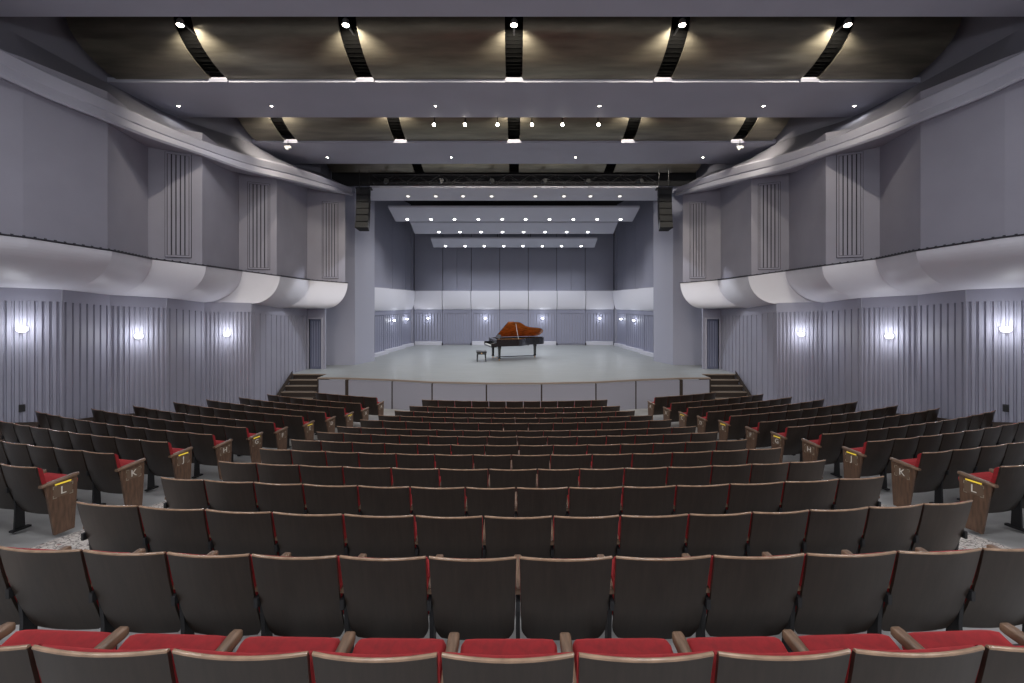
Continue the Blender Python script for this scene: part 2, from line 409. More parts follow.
def make_light(name, kind, loc, energy, color=(1, 1, 1), size=.08, aim=None, angle=120, blend=.6):
    l = bpy.data.lights.new(name, kind); l.energy = energy; l.color = color
    if kind in ('POINT', 'SPOT'): l.shadow_soft_size = size
    if kind == 'SPOT': l.spot_size = math.radians(angle); l.spot_blend = blend
    if kind == 'AREA': l.size = size; l.shape = 'DISK'
    o = bpy.data.objects.new(name, l); COL.objects.link(o); o.location = loc
    if aim is not None: o.rotation_euler = Vector(aim).to_track_quat('-Z', 'Y').to_euler()
    return o

# ------------------------------------------------------------------ ceiling
mb = MB(); mb.box(-11.5, 11.5, -4.3, 31, HZ(7.5), HZ(7.6)); mb.box(-10, 10, -4.3, 5.5, HZ(5.75), HZ(5.85))
struct('ceiling', mb, M['black'], 'black void above the hanging ceiling beams', 'ceiling')
mb = MB(); mb.box(-11.5, 11.5, -4.4, -4.2, 0, HZ(7.5))
struct('wall_back', mb, M['upper'], 'rear wall of the hall behind the camera', 'wall')
def soffit(name, y0, y1, label, lights, x=None):
    s_ = thing(name, label, 'ceiling beam'); s_['kind'] = 'structure'
    m1 = MB(); o0, o1 = cove_x(y0) + .05, cove_x(y1) + .05
    out = [(-o0, y0), (o0, y0), (cove_x((y0 + y1) / 2) + .08, (y0 + y1) / 2), (o1, y1), (-o1, y1), (-cove_x((y0 + y1) / 2) - .08, (y0 + y1) / 2)]
    m1.prism(out, HZ(5.4), HZ(5.52)); obj('soffit', m1, M['soffit'], s_)
    for (lx, ly) in lights:
        m1 = MB(); m1.lathe([(.055, HZ(5.40)), (.055, HZ(5.385)), (.035, HZ(5.38)), (.035, HZ(5.40))], lx, ly, 14); c = obj('downlight', m1, M['lightmetal'], s_)
        m1 = MB(); m1.lathe([(.034, HZ(5.392)), (.034, HZ(5.384))], lx, ly, 12); obj('lens', m1, M['lamp'], c)
    return s_
def at_h(px, py, h):
    d = h * F / (CY - py); return ((px - CX) * d / F, d)
L2 = [at_h(p, 105.5, 5.4) for p in (178.5, 271.5, 435.5, 599.5, 763.5, 854.5)]
L3 = [at_h(p, 157, 5.4) for p in (327.5, 451.5, 575.5, 703)]
soffit('ceiling_beam', 5.5, 8.75, 'wide grey ceiling beam nearest the camera, along the top edge', [(-6.5, 6.8), (-2.2, 6.8), (2.2, 6.8), (6.5, 6.8)])  # its four downlights are added above the view, as fill
soffit('ceiling_beam', 11.35, 13.5, 'grey ceiling beam, second from the camera, six tiny downlights', L2)
soffit('ceiling_beam', 15.65, 18.0, 'grey ceiling beam nearest the stage, four tiny downlights', L3)

# curved bronze sheets between the beams
def prof(yb):
    return [(yb, 5.47), (yb - .25, 5.50), (yb - .55, 5.58), (yb - .88, 5.72), (yb - 1.08, 5.86), (yb - 1.22, 6.02), (yb - 1.32, 6.25), (yb - 1.38, 6.6), (yb - 1.4, 7.0)]
bays = [(11.35, 9.72, [-7.2, -3.63, 0, 3.63, 7.2], 'front bay'), (15.65, 8.7, [-7.5, -3.82, 0, 3.82, 7.5], 'middle bay'), (19.45, 7.6, [-3.95, 0, 3.95], 'bay nearest the stage')]
pos6 = ['far left', 'second from left', 'left of centre', 'right of centre', 'second from right', 'far right']
pos4 = ['far left', 'left of centre', 'right of centre', 'far right']
for yb, xe, gaps, bn in bays:
    ed = [-xe] + [v for g in gaps for v in (g - .2, g + .2)] + [xe]
    for k in range(0, len(ed), 2):
        pr = prof(yb)
        m1 = MB(); x0, x1 = ed[k], ed[k + 1]
        n = 6
        front = [[Vector((lerp(x0, x1, q / n), y, HZ(h))) for q in range(n + 1)] for y, h in pr]
        m1.loft(front)
        back = [[Vector((lerp(x0, x1, q / n), y + .03, HZ(h) + .03)) for q in range(n + 1)] for y, h in pr]
        m1.loft(back)
        for xx in (x0, x1):
            m1.loft([[Vector((xx, y, HZ(h))) for y, h in pr], [Vector((xx, y + .03, HZ(h) + .03)) for y, h in pr]])
        idx = k // 2
        lab = (pos6 if len(ed) == 12 else pos4)[idx]
        tag(obj('bronze_reflector', m1, M['bronze'], smooth=True, sharp=50), f'curved bronze ceiling panel, {lab} of the {bn}', 'ceiling panel', f'bronze panels in the {bn}')
    # black ribbed backing seen through the gaps
    for gi, g in enumerate(gaps):
        pr = prof(yb); m1 = MB()
        m1.loft([[Vector((x, y + .1, HZ(h) + .1)) for x in (g - .3, g + .3)] for y, h in pr if h > 5.49])
        for q in range(len(pr) - 1):
            for w in range(3):
                t = w / 3; y, h = lerp(pr[q][0], pr[q + 1][0], t), lerp(pr[q][1], pr[q + 1][1], t)
                m1.box(g - .19, g + .19, y + .088, y + .1, HZ(h) + .088, HZ(h) + .1)
        nth = ['first', 'second', 'third', 'fourth', 'fifth'][gi]
        bk = obj('gap_rib', m1, M['rib'], smooth=False)
        tag(bk, f'black ribbed gap between bronze panels, {nth} from the left in the {bn}', 'ceiling gap', 'black gaps between bronze panels')
        if bn == 'bay nearest the stage': make_light('bronze_wash_spot', 'SPOT', (g + 1.8, yb - 2.0, HZ(5.9)), 130, (1, .92, .8), .05, (0, 1, -.3), 140, .6)  # added unseen spot without a fixture, brightens the bronze of this bay
        if bn != 'bay nearest the stage':
            m1 = MB(); m1.box(g - .22, g + .22, yb - .06, yb - .015, HZ(5.38), HZ(5.46)); obj('clip_plate', m1, M['shell'], bk)
            lx = g * .984; ly = yb - 1.5; lz = HZ(5.90 if yb < 12 else 6.0)
            lp = thing('gap_spotlight', f'bright spotlight at the {nth} gap from the left in the {bn}', 'spotlight', (lx, ly, lz), 0, f'spotlights of the {bn}')
            m1 = MB(); m1.lathe([(.04, .13), (.065, .10), (.075, .0), (.07, .0), (.06, .04), (.0, .04)]); obj('housing', m1, M['lightmetal'], lp, smooth=True)
            m1 = MB(); m1.lathe([(.0, -.035), (.04, -.028), (.068, -.005), (.068, .01)]); obj('bulb', m1, M['lamp'], lp, smooth=True)
            m1 = MB(); m1.box(-.02, .02, .04, .55, .07, .10); obj('bracket', m1, M['black_metal'], lp)
            make_light('bronze_wash_spot', 'SPOT', (lx, ly, lz - .06), 190, (1, .90, .74), .04, (0, 1, -.6), 128, .7)
# six small spots tucked in the middle bay and two hung fixtures
for k, px in enumerate((434, 465, 497.5, 532, 562.5, 598.5)):
    d = 13.95; x, z = (px - CX) * d / F, HZ((CY - 124.7) * d / F)
    lp = thing('bay_spotlight', f'small stage spotlight in the middle bay, {["first","second","third","fourth","fifth","sixth"][k]} from the left', 'spotlight', (x, d, z), 0, 'small spotlights in the middle bay')
    m1 = MB(); m1.cyl((0, 0, 0), (0, .22, .08), .05, .055); obj('housing', m1, M['black_metal'], lp)
    m1 = MB(); m1.cyl((0, -.005, -.002), (0, .0, .0), .046); obj('lens', m1, M['lamp'], lp)
    m1 = MB(); m1.box(-.012, .012, .08, .11, .05, 1.9); obj('hanger', m1, M['black_metal'], lp)
for s, nm in ((-1, 'left'), (1, 'right')):
    x, d = s * 7.5, 15.4
    lp = thing('hung_fixture', f'small white fixture hanging below the middle bay on the {nm}', 'light fixture', (x, d, HZ(5.18)), 0, 'hanging white fixtures')
    m1 = MB(); m1.box(-.10, .10, -.04, .04, -.05, .03); m1.cyl((-.03, 0, -.05), (-.03, 0, -.10), .04); obj('body', m1, M['ivory'], lp, bevel=.008)
    m1 = MB(); m1.cyl((0, 0, .03), (0, 0, .22), .012); obj('stem', m1, M['iron'], lp)

# ------------------------------------------------------------------ proscenium
for s, nm in ((-1, 'left'), (1, 'right')):
    m1 = MB(); m1.prism([(s * 6.98, 20.36), (s * 6.54, 21.76), (s * 6.9, 22.3), (s * 10.6, 22.3), (s * 10.6, 20.36)], STAGE - .3, HZ(7.5))
    struct('wall_proscenium_' + nm, m1, M['pillar'], f'tall angled proscenium pillar on the {nm} of the stage', 'pillar')
# black border above the opening and dark trusses
m1 = MB(); m1.box(-7.9, 7.9, 20.1, 20.2, HZ(5.08), HZ(7.45))
secs = []
tag(obj('border_curtain', m1, M['black']), 'black border curtain above the stage opening', 'curtain')
tr = thing('lighting_truss', 'black lighting truss above the stage opening', 'truss', (0, 19.6, HZ(5.1)))
m1 = MB()
for dy, dz in ((0, 0), (.35, 0), (0, .34), (.35, .34)): m1.cyl((-6.0, dy, dz - .02), (6.0, dy, dz - .02), .03, n=8)
obj('chords', m1, M['black_metal'], tr)
m1 = MB(); k = 25
for q in range(k):
    x0, x1 = -6.0 + q * .48, -6.0 + (q + 1) * .48
    m1.cyl((x0, 0, 0 if q % 2 else .32), (x1, 0, .32 if q % 2 else 0), .014, n=6); m1.cyl((x0, .35, 0 if q % 2 else .32), (x1, .35, .32 if q % 2 else 0), .014, n=6)
    m1.cyl((x0, 0, 0), (x0, .35, 0), .014, n=6)
obj('lacing', m1, M['black_metal'], tr)
m1 = MB()
for x in (-5.4, -3.1, -1.0, 1.2, 3.0, 5.2): m1.cyl((x, -.1, -.02), (x + .1, -.35, -.02), .08, .1, n=12); m1.box(x - .02, x + .02, -.12, .02, -.02, .04)
obj('lantern', m1, M['grille'], tr)
for s, nm in ((-1, 'left'), (1, 'right')):
    # line array
    la = thing('hanging_line_array', f'hanging black curved loudspeaker array beside the {nm} pillar', 'loudspeaker', (s * 6.17, 18.9, HZ(4.67)), 0, 'hanging loudspeaker arrays')
    z, y, a = 0.0, 0.0, 0.02
    for k in range(6):
        h = .275
        mt = Matrix.Translation((0, y, z)) @ Matrix.Rotation(a, 4, 'X')
        m1 = MB(); m1.prism([(-.27, 0), (.27, 0), (.2, .42), (-.2, .42)], -h + .012, 0); me = m1.mesh('cabinet', bevel=.01); me.transform(mt)
        c = put('speaker_cabinet', me, M['black'], la)
        m1 = MB(); m1.box(-.255, .255, -.012, 0.0, -h + .03, -.02); me = m1.mesh('grille'); me.transform(mt); put('grille', me, M['grille'], c)
        v = Matrix.Rotation(a, 4, 'X') @ Vector((0, 0, -h)); z += v.z; y += v.y; a -= .045
    m1 = MB(); m1.box(-.3, -.22, .02, .4, .0, .05); m1.box(.22, .3, .02, .4, .0, .05); m1.box(-.3, .3, .18, .24, .05, .10)
    for q in (-.2, .2): m1.cyl((q, .21, .1), (q, .21, .80), .012, n=6)
    obj('rigging', m1, M['black_metal'], la)

# ------------------------------------------------------------------ stage
def stx(px, d): return (px - 514) * d / F
FR = [(-7.15, 16.9), (-6.06, 16.83), (-4.33, 16.48), (-2.83, 16.02), (-.94, 15.8)]
FR = FR + [(-x, y) for x, y in FR[::-1]]
out = FR + [(7.15, 17.75), (8.57, 17.75), (8.57, 19.15), (8.3, 20.4), (8.3, 32), (-8.3, 32), (-8.3, 20.4), (-8.57, 19.15), (-8.57, 17.75), (-7.15, 17.75)]
m1 = MB(); m1.prism(out, STAGE - .04, STAGE)
struct('floor_stage', m1, M['stage'], 'pale grey polished stage floor', 'floor')
m1 = MB(); secs = []
for i, (x, y) in enumerate(FR):
    secs.append([Vector((x, y - .02, STAGE + .004)), Vector((x, y - .02, STAGE - .05)), Vector((x, y + .10, STAGE - .05)), Vector((x, y + .10, STAGE + .004))])
m1.loft(secs, True, True)
struct('trim_1', m1, M['nosing'], 'brown wooden nosing along the stage front edge', 'trim')
m1 = MB(); m2 = MB()
for i in range(len(FR) - 1):
    a, b = Vector((*FR[i], 0)), Vector((*FR[i + 1], 0)); t = (b - a).normalized(); g = .025 if i not in (0, 8) else .035
    p, q = a + t * g, b - t * g; yo = Vector((0, .05, 0))
    m1.loft([[p + Vector((0, 0, FL0 - .05)), q + Vector((0, 0, FL0 - .05)), q + Vector((0, 0, STAGE - .075)), p + Vector((0, 0, STAGE - .075))],
             [p + yo + Vector((0, 0, FL0 - .05)), q + yo + Vector((0, 0, FL0 - .05)), q + yo + Vector((0, 0, STAGE - .075)), p + yo + Vector((0, 0, STAGE - .075))]], True, True)
struct('wall_stage_front', m1, M['apron'], 'curved front of the stage in grey fabric panels', 'wall')
for i, (x, y) in enumerate(FR):
    w = .06 if i in (1, 8) else .022
    m2.box(x - w, x + w, y + .005 if w < .05 else y - .015, y + .10, FL0 - .05, STAGE - .07)
for s in (-1, 1):
    m2.box(*sorted((s * 7.09, s * 7.15)), 16.95, 17.8, FL0 - .1, STAGE - .04)
struct('trim_8', m2, M['step'], 'dark posts between the stage front panels', 'trim')
# steps at both ends
for s, nm in ((-1, 'left'), (1, 'right')):
    st = thing('stage_steps', f'brown carpeted steps up to the {nm} end of the stage', 'stairs', (s * 7.82, 17.0, FL0), 0, 'stage steps')
    for k in range(5):
        zt = STAGE - .17 * (k + 1) - FL0; y1 = 17.75 - .3 * k - 17.0; y0 = y1 - .3
        xo = .70
        m1 = MB(); m1.box(-.63, .63, y0, 17.75 - 17.0, -.02 if k == 4 else zt - .17, zt); sp = obj('step', m1, M['step'], st)
        m1 = MB(); m1.box(-.631, .631, y0 - .015, y0 + .05, zt - .03, zt + .006); obj('nosing', m1, M['nosing'], sp)
    m1 = MB(); m1.box(-.63, .63, 17.72 - 17.0, 17.80 - 17.0, STAGE - FL0 - .035, STAGE - FL0 + .006); obj('nosing', m1, M['nosing'], st)
    m1 = MB(); m1.box(-.63, .63, .76, .80, STAGE - FL0 - .22, STAGE - FL0 - .036); obj('riser', m1, M['step'], st)
    m1 = MB(); xo = s * .632
    pts = [(-1.0, .18), (.72, STAGE - FL0 + .14), (.72, STAGE - FL0 - .1), (-1.0, -.04)]
    m1.loft([[Vector((xo, y, z)) for y, z in pts], [Vector((xo + s * .015, y, z)) for y, z in pts]], True, True); obj('stringer', m1, M['step'], st)

# ------------------------------------------------------------------ orchestra shell towers
def tower(A, B, label, fl, plinth, group):
    a, b = Vector((A[0], A[1], 0)), Vector((B[0], B[1], 0)); L = (b - a).length; t = (b - a).normalized()
    n = Vector((t.y, -t.x, 0))
    c = (a + b) / 2
    if n.dot(Vector((0, 22, 0)) - c) < 0: n = -n     # faces the stage
    mt = Matrix(((t.x, n.x, 0, 0), (t.y, n.y, 0, 0), (0, 0, 1, 0), (0, 0, 0, 1)))
    tw = thing('shell_tower', label, 'acoustic panel', (c.x, c.y, STAGE), 0, group)
    h = L / 2 - .018; zb0, zb1 = 2.30, 3.50; ztop = 8.25 if plinth != 'side' else 9.0
    m1 = MB(); m1.box(-h, -.012 if fl else h, -.08, 0, zb1, ztop, mt)
    if fl: m1.box(.012, h, -.08, 0, zb1, ztop, mt)
    m1.box(-h, h, -.12, -.06, 0, ztop, mt)
    obj('upper_panel', m1, M['shell'], tw)
    m1 = MB(); secs = []
    for k in range(11):
        u = k / 10 * PI / 2; dy = .30 * math.cos(u); z = zb1 - (zb1 - zb0) * math.sin(u)
        secs.append([mt @ Vector((-h, dy, z)), mt @ Vector((h, dy, z))])
    m1.loft([[mt @ Vector((-h, 0, zb1)), mt @ Vector((h, 0, zb1))]] + secs)
    for e in (-h, h): m1.poly([mt @ Vector((e, 0, zb1))] + [s_[0 if e < 0 else 1] for s_ in secs])
    obj('curved_band', m1, M['band'], tw, smooth=True, sharp=40)
    m1 = MB(); m1.box(-h, h, -.06, .02, 2.08, 2.30, mt); m1.box(-h, -h + .1, -.06, .02, .05, 2.08, mt); m1.box(h - .1, h, -.06, .02, .05, 2.08, mt)
    k = 9 if fl else 8; ww = (2 * h - .24) / k
    for q in range(k):
        cc = -h + .12 + (q + .5) * ww; m1.box(cc - ww * .38, cc + ww * .38, -.05, .0, .10, 2.05, mt)
    obj('lower_panel', m1, M['shell_low'], tw)
    if not fl or plinth == 'side':
        m1 = MB(); m1.box(-h + .03, h - .03, -.06, .24 if plinth == 'side' else .08, 0.0, .17 if plinth == 'side' else .24, mt); obj('plinth', m1, M['cloud'], tw, bevel=.01)
    return tw, mt, Vector((c.x, c.y, STAGE)), n
b0 = -6.45; w = 12.9 / 7
nth7 = ['first', 'second', 'third', 'fourth', 'fifth', 'sixth', 'seventh']
for k in range(7):
    tw, mt, c, n = tower((b0 + k * w, 30), (b0 + (k + 1) * w, 30), f'grey acoustic shell tower behind the piano, {nth7[k]} from the left', k % 2 == 1, 'back', 'back towers of the acoustic shell')
    if k % 2 == 0: SCONCES.append((0, 'back', f'{["first","second","third","fourth"][k // 2]} from the left', Vector((c.x, 30 - .03, STAGE + 1.73)), Vector((0, -1, 0)), .6))
    m1 = MB(); 
for s, nm in ((-1, 'left'), (1, 'right')):
    def sx(y): return 7.1 - .0794 * (y - 23.7)
    seg = [(22.35, 24.9), (25.0, 27.85), (27.95, 29.62)]
    wh = ['nearest the audience', 'middle of three', 'beside the back corner']
    for k, (ya, yb) in enumerate(seg):
        tw, mt, c, n = tower((s * (sx(ya) + .12), ya), (s * (sx(yb) - .05), yb), f'acoustic shell tower on the {nm} of the stage, {wh[k]}', True, 'side', f'side towers on the {nm}')
        if k: SCONCES.append((s, 'stage ' + nm, wh[k].replace('middle of three', 'nearer the audience'), Vector((c.x, c.y, STAGE + 1.73)) + n * .03, n, .6))
m1 = MB()
for k in range(8):
    x = b0 + k * w; m1.box(x - .035, x + .035, 29.82, 29.93, STAGE, STAGE + .16)
    m1.box(x - .012, x + .012, 30.0, 30.05, STAGE, STAGE + 8.2)
struct('trim_9', m1, M['dark_trim'], 'dark foot blocks and seams between the back towers', 'trim')
m1 = MB()
for s in (-1, 1): m1.box(*sorted((s * 6.48, s * 6.95)), 29.66, 30.15, STAGE, STAGE + 8.2)
struct('trim_10', m1, M['shell'], 'narrow grey corner fillers of the acoustic shell', 'trim')
m1 = MB(); m1.box(-9, 9, 31, 31.1, STAGE, HZ(7.5))
struct('wall_stage_back', m1, M['black'], 'black wall behind the acoustic shell', 'wall')

# overhead reflectors with downlights
def cloud(label, y0, h0, hw0, y1, h1, hw1, nl, xl, tpos, on=True, header=False):
    c = thing('stage_reflector', label, 'ceiling reflector', (0, y0, HZ(h0)), 0, 'overhead stage reflectors')
    th = .09; m1 = MB()
    a = [Vector((-hw0, 0, 0)), Vector((hw0, 0, 0)), Vector((hw1, y1 - y0, h1 - h0)), Vector((-hw1, y1 - y0, h1 - h0))]
    m1.loft([a, [p + Vector((0, 0, th)) for p in a]], True, True); obj('panel', m1, M['cloud'], c)
    nrm = Vector((0, h1 - h0, -(y1 - y0))).normalized()
    for k, px in enumerate(xl):
        yy = lerp(0, y1 - y0, tpos); hh = lerp(0, h1 - h0, tpos); x = (px - 514) * (y0 + yy) / F
        m = Matrix.Translation((x, yy, hh)) @ nrm.to_track_quat('Z', 'Y').to_matrix().to_4x4()
        m1 = MB(); m1.lathe([(.12, 0), (.12, .02), (.085, .03), (.085, .0)], n=16, mtx=m); dl = obj('downlight', m1, M['lightmetal'], c, smooth=True)
        m1 = MB(); m1.lathe([(.0, .07 if not header else .03), (.05, .055 if not header else .025), (.08, .01), (.08, .005)], n=14, mtx=m)
        obj('lens', m1, M['stagelamp'] if on else M['dimlamp'], dl, smooth=True)
        make_light('stage_downlight', 'SPOT', Vector((x, y0 + yy, HZ(h0 + hh) - .14)), E_STAGE * (.7 if header else 1), (.93, .96, 1.0), .09, (0, -.12 if not header else .1, -1), 128, .7)
    m1 = MB()
    for x in (-hw0 * .62, -hw0 * .2, hw0 * .2, hw0 * .62):
        for yy in (.15, y1 - y0 - .15):
            m1.cyl((x, yy, lerp(0, h1 - h0, yy / (y1 - y0)) + th), (x, yy, 7.4 - h0), .012, n=6)
    if not header: obj('hanger', m1, M['iron'], c)
E_STAGE = 68
z5 = lambda v: 310 + v * .3906
cloud('broad overhead reflector at the stage opening, the first and widest one', 20.0, 4.96, 6.22, 20.85, 4.6, 6.45, 8, [z5(v) for v in (251, 322, 392, 465, 577, 650, 718, 793)], .62, False, True)
cloud('second overhead stage reflector, ten downlights', 22.5, 4.63, 6.1, 24.0, 4.21, 6.12, 10, [z5(v) for v in (249, 310, 370, 431, 492, 552, 613, 674, 735, 795)], .8)
cloud('third overhead stage reflector, eight downlights', 25.0, 4.34, 5.6, 26.3, 3.92, 5.62, 8, [z5(v) for v in (330, 384, 438, 493, 547, 602, 657, 711)], .8)
cloud('farthest and smallest overhead stage reflector, eight downlights', 27.5, 3.81, 4.94, 28.5, 3.41, 4.94, 8, [z5(v) for v in (347, 397, 446, 496, 545, 595, 644, 694)], .8)

# ------------------------------------------------------------------ sconces
first = None
for s, nm, wh, p, n, sc in SCONCES:
    where = f'glowing bowl sconce on the {nm} grooved wall, {wh}' if sc == 1 else (f'small glowing sconce behind the piano, {wh}' if nm == 'back' else f'small glowing sconce on the {nm} tower {wh}')
    t = Vector((-n.y, n.x, 0)); rz = math.atan2(-n.x, n.y) if False else math.atan2(n.y, n.x) - PI / 2
    if first is None:
        r = thing('wall_sconce', where, 'wall lamp', p, rz); first = r
        m1 = MB(); m1.box(-.045, .045, 0, .025, -.09, .09); obj('back_plate', m1, M['lightmetal'], r, bevel=.008)
        m1 = MB()
        pr = [(.012, -.085), (.06, -.078), (.10, -.05), (.122, -.01), (.118, .035), (.1, .05)]
        m1.lathe(pr, 0, .13, 20); obj('glass_bowl', m1, M['sconceglass'], r, smooth=True)
        m1 = MB(); m1.cyl((0, .02, -.09), (0, .13, -.095), .01); m1.lathe([(.0, -.11), (.02, -.1), (.02, -.086), (.0, -.08)], 0, .13, 10); obj('bracket', m1, M['lightmetal'], r)
    else:
        r = first.copy(); COL.objects.link(r); r.location = p; r.rotation_euler = (0, 0, rz); r['label'] = where
        for ch in first.children:
            c = ch.copy(); COL.objects.link(c); c.parent = r
    r.scale = (.78 if sc == 1 else .6,) * 3
    r['group'] = {1.0: 'wall sconces of the hall'}.get(sc, 'sconces on the stage shell')
    if sc == 1: make_light('sconce_glow', 'POINT', p + n * .32 + Vector((0, 0, .03)), 10, (.93, .95, 1), .07)
    else: make_light('sconce_glow', 'POINT', p + n * .22, 4, (.9, .94, 1), .06)

# ------------------------------------------------------------------ seats
def curved(x, hw, bow): return -bow * (1 - (x / hw) ** 2)
def seat_meshes():
    D = {}
    HWP, BOW = .2645, .032
    # dark laminate back: wraps round the sitter, narrower and rounded towards the bottom
    def backpt(u, v, off=0.0):                  # u -1..1 across, v 0 top .. 1 bottom
        z = lerp(SEAT_H - .012, .235, v)
        hw = lerp(HWP, HWP - .014, v)
        if v > .86: hw -= .035 * ((v - .86) / .14) ** 2
        x = u * hw
        y = lerp(0.0, .18, v) + curved(x, HWP, BOW) + .036 - .02 * math.sin(v * PI)
        return Vector((x, y + off, z))
    nu, vs = 10, [0, .12, .3, .5, .7, .82, .88, .92, .96, 1]
    m = MB()
    f = [[backpt(-1 + 2 * i / nu, v) for i in range(nu + 1)] for v in vs]
    b = [[backpt(-1 + 2 * i / nu, v, .018) for i in range(nu + 1)] for v in vs]
    m.loft(f); m.loft(b)
    m.loft([[r[0] for r in f], [r[0] for r in b]]); m.loft([[r[-1] for r in f], [r[-1] for r in b]]); m.loft([f[-1], b[-1]]); m.loft([f[0], b[0]])
    D['backrest'] = m.mesh('backrest', True); D['backrest'].set_sharp_from_angle(angle=math.radians(40))
    # light wood edge strip
    m = MB(); secs = []
    for i in range(nu + 1):
        p = backpt(-1 + 2 * i / nu, 0)
        secs.append([p + Vector((0, -.003, .002)), p + Vector((0, -.003, .010)), p + Vector((0, .001, .0125)), p + Vector((0, .010, .0125)), p + Vector((0, .014, .009)), p + Vector((0, .014, .002))])
    m.loft(secs, True, True); D['top_edge'] = m.mesh('top_edge', True); D['top_edge'].set_sharp_from_angle(angle=math.radians(50))
    # back cushion
    m = MB(); rows_f, rows_b = [], []
    for v in (.02, .06, .2, .4, .6, .72):
        rf, rb = [], []
        for i in range(nu + 1):
            u = -1 + 2 * i / nu; p = backpt(u * 1.004, v, .019)
            puff = .062 * (1 - .35 * abs(u) ** 4) * (0.55 if v in (.02, .72) else 1)
            rb.append(p); rf.append(p + Vector((0, puff, 0)))
        rows_f.append(rf); rows_b.append(rb)
    m.loft(rows_f); m.loft(rows_b); m.loft([[r[0] for r in rows_f], [r[0] for r in rows_b]]); m.loft([[r[-1] for r in rows_f], [r[-1] for r in rows_b]])
    m.loft([rows_f[0], rows_b[0]]); m.loft([rows_f[-1], rows_b[-1]])
    D['back_cushion'] = m.mesh('back_cushion', True); D['back_cushion'].set_sharp_from_angle(angle=math.radians(60))
    # sprung seat, tipped up
    m = MB(); sh = [(0, 0), (.02, .06), (.1, .085), (.30, .09), (.40, .08), (.435, .045), (.43, .0), (.40, -.03), (.05, -.03)]
    secs = []
    for u in (-1, -.93, -.7, 0, .7, .93, 1):
        k = {1: .80, .93: .97}.get(round(abs(u), 2), 1)
        secs.append([Vector((u * .232, .82 * (y if y < .3 else lerp(.3, y, k)), z * k)) for y, z in sh])
    m.loft(secs, True, True)
    me = m.mesh('seat', True); me.set_sharp_from_angle(angle=math.radians(60))
    me.transform(Matrix.Translation((0, .17, .392)) @ Matrix.Rotation(math.radians(25), 4, 'X')); D['seat'] = me
    m = MB(); m.box(-.20, .20, .03, .31, -.055, -.031); me = m.mesh('pan', bevel=.006); me.transform(Matrix.Translation((0, .17, .392)) @ Matrix.Rotation(math.radians(25), 4, 'X')); D['seat_pan'] = me
    # arm rest with a rounded front
    def arm():
        m = MB(); secs = []
        for y, hw, z0, z1 in ((.11, .018, .57, .60), (.2, .022, .572, .608), (.33, .026, .577, .618), (.44, .027, .584, .625), (.462, .025, .588, .624), (.468, .020, .592, .620)):
            secs.append([Vector((-hw, y, z0)), Vector((hw, y, z0)), Vector((hw, y, z1 - .006)), Vector((hw - .007, y, z1)), Vector((-hw + .007, y, z1)), Vector((-hw, y, z1 - .006))])
        m.loft(secs, True, True); return m
    me = arm().mesh('armrest', True); me.set_sharp_from_angle(angle=math.radians(50)); D['armrest'] = me
    # cast standard: foot, post, arm support
    m = MB(); m.prism([(-.03, .13), (.03, .13), (.03, .31), (-.03, .31)], 0, .022)
    side = [(.16, .02), (.26, .02), (.25, .3), (.34, .572), (.14, .572), (.17, .3)]
    m.loft([[Vector((-.013, y, z)) for y, z in side], [Vector((.013, y, z)) for y, z in side]], True, True)
    m.box(-.012, .012, .09, .2, .48, .54)
    D['leg'] = m.mesh('leg')
    # wooden aisle end panel
    m = MB(); side = [(.11, .595), (.43, .605), (.425, .40), (.40, .0), (.20, .0), (.14, .40)]
    m.loft([[Vector((-.018, y, z)) for y, z in side], [Vector((.018, y, z)) for y, z in side]], True, True)
    D['end_panel'] = m.mesh('end_panel', bevel=.004)
    m = MB(); secs = []
    for y, hw, z in ((.07, .028, .588), (.12, .032, .594), (.28, .034, .606), (.41, .034, .617), (.44, .026, .618), (.452, .012, .616)):
        secs.append([Vector((-hw, y, z)), Vector((hw, y, z)), Vector((hw, y, z + .02)), Vector((hw - .008, y, z + .028)), Vector((-hw + .008, y, z + .028)), Vector((-hw, y, z + .02))])
    m.loft(secs, True, True); me = m.mesh('armrest', True); me.set_sharp_from_angle(angle=math.radians(50)); D['cap_armrest'] = me
    # letter plate with corner brackets (outer side is +x)
    m = MB(); m.box(.018, .021, .185, .375, .43, .56); nf = len(m.bm.faces); a, b, c, d = .18, .38, .425, .565; L, t = .035, .007
    for yy, zz, sy, sz in ((a, c, 1, 1), (b, c, -1, 1), (a, d, 1, -1), (b, d, -1, -1)):
        m.box(.018, .024, *sorted((yy, yy + sy * L)), *sorted((zz, zz + sz * t))); m.box(.018, .024, *sorted((yy, yy + sy * t)), *sorted((zz, zz + sz * L)))
    m.bm.faces.ensure_lookup_table()
    for f in m.bm.faces[nf:]: f.material_index = 1
    D['letter_plate'] = m.mesh('letter_plate')
    m = MB(); m.box(.016, .027, .20, .36, .572, .590); D['aisle_light'] = m.mesh('aisle_light', bevel=.003)
    for k, mm in dict(backrest='darkwood', top_edge='edgewood', back_cushion='red', seat='red', seat_pan='iron', armrest='armwood', leg='iron', end_panel='panelwood', cap_armrest='armwood', letter_plate='plate_dark', aisle_light='amber').items():
        D[k].materials.append(M[mm])
    D['letter_plate'].materials.append(M['brass_plate'])
    # outer side on -x: mirrored copies
    for k in ('letter_plate', 'aisle_light'):
        me = D[k].copy(); me.transform(Matrix.Scale(-1, 4, (1, 0, 0))); me.flip_normals(); D[k + '_m'] = me
    return D
D = seat_meshes()
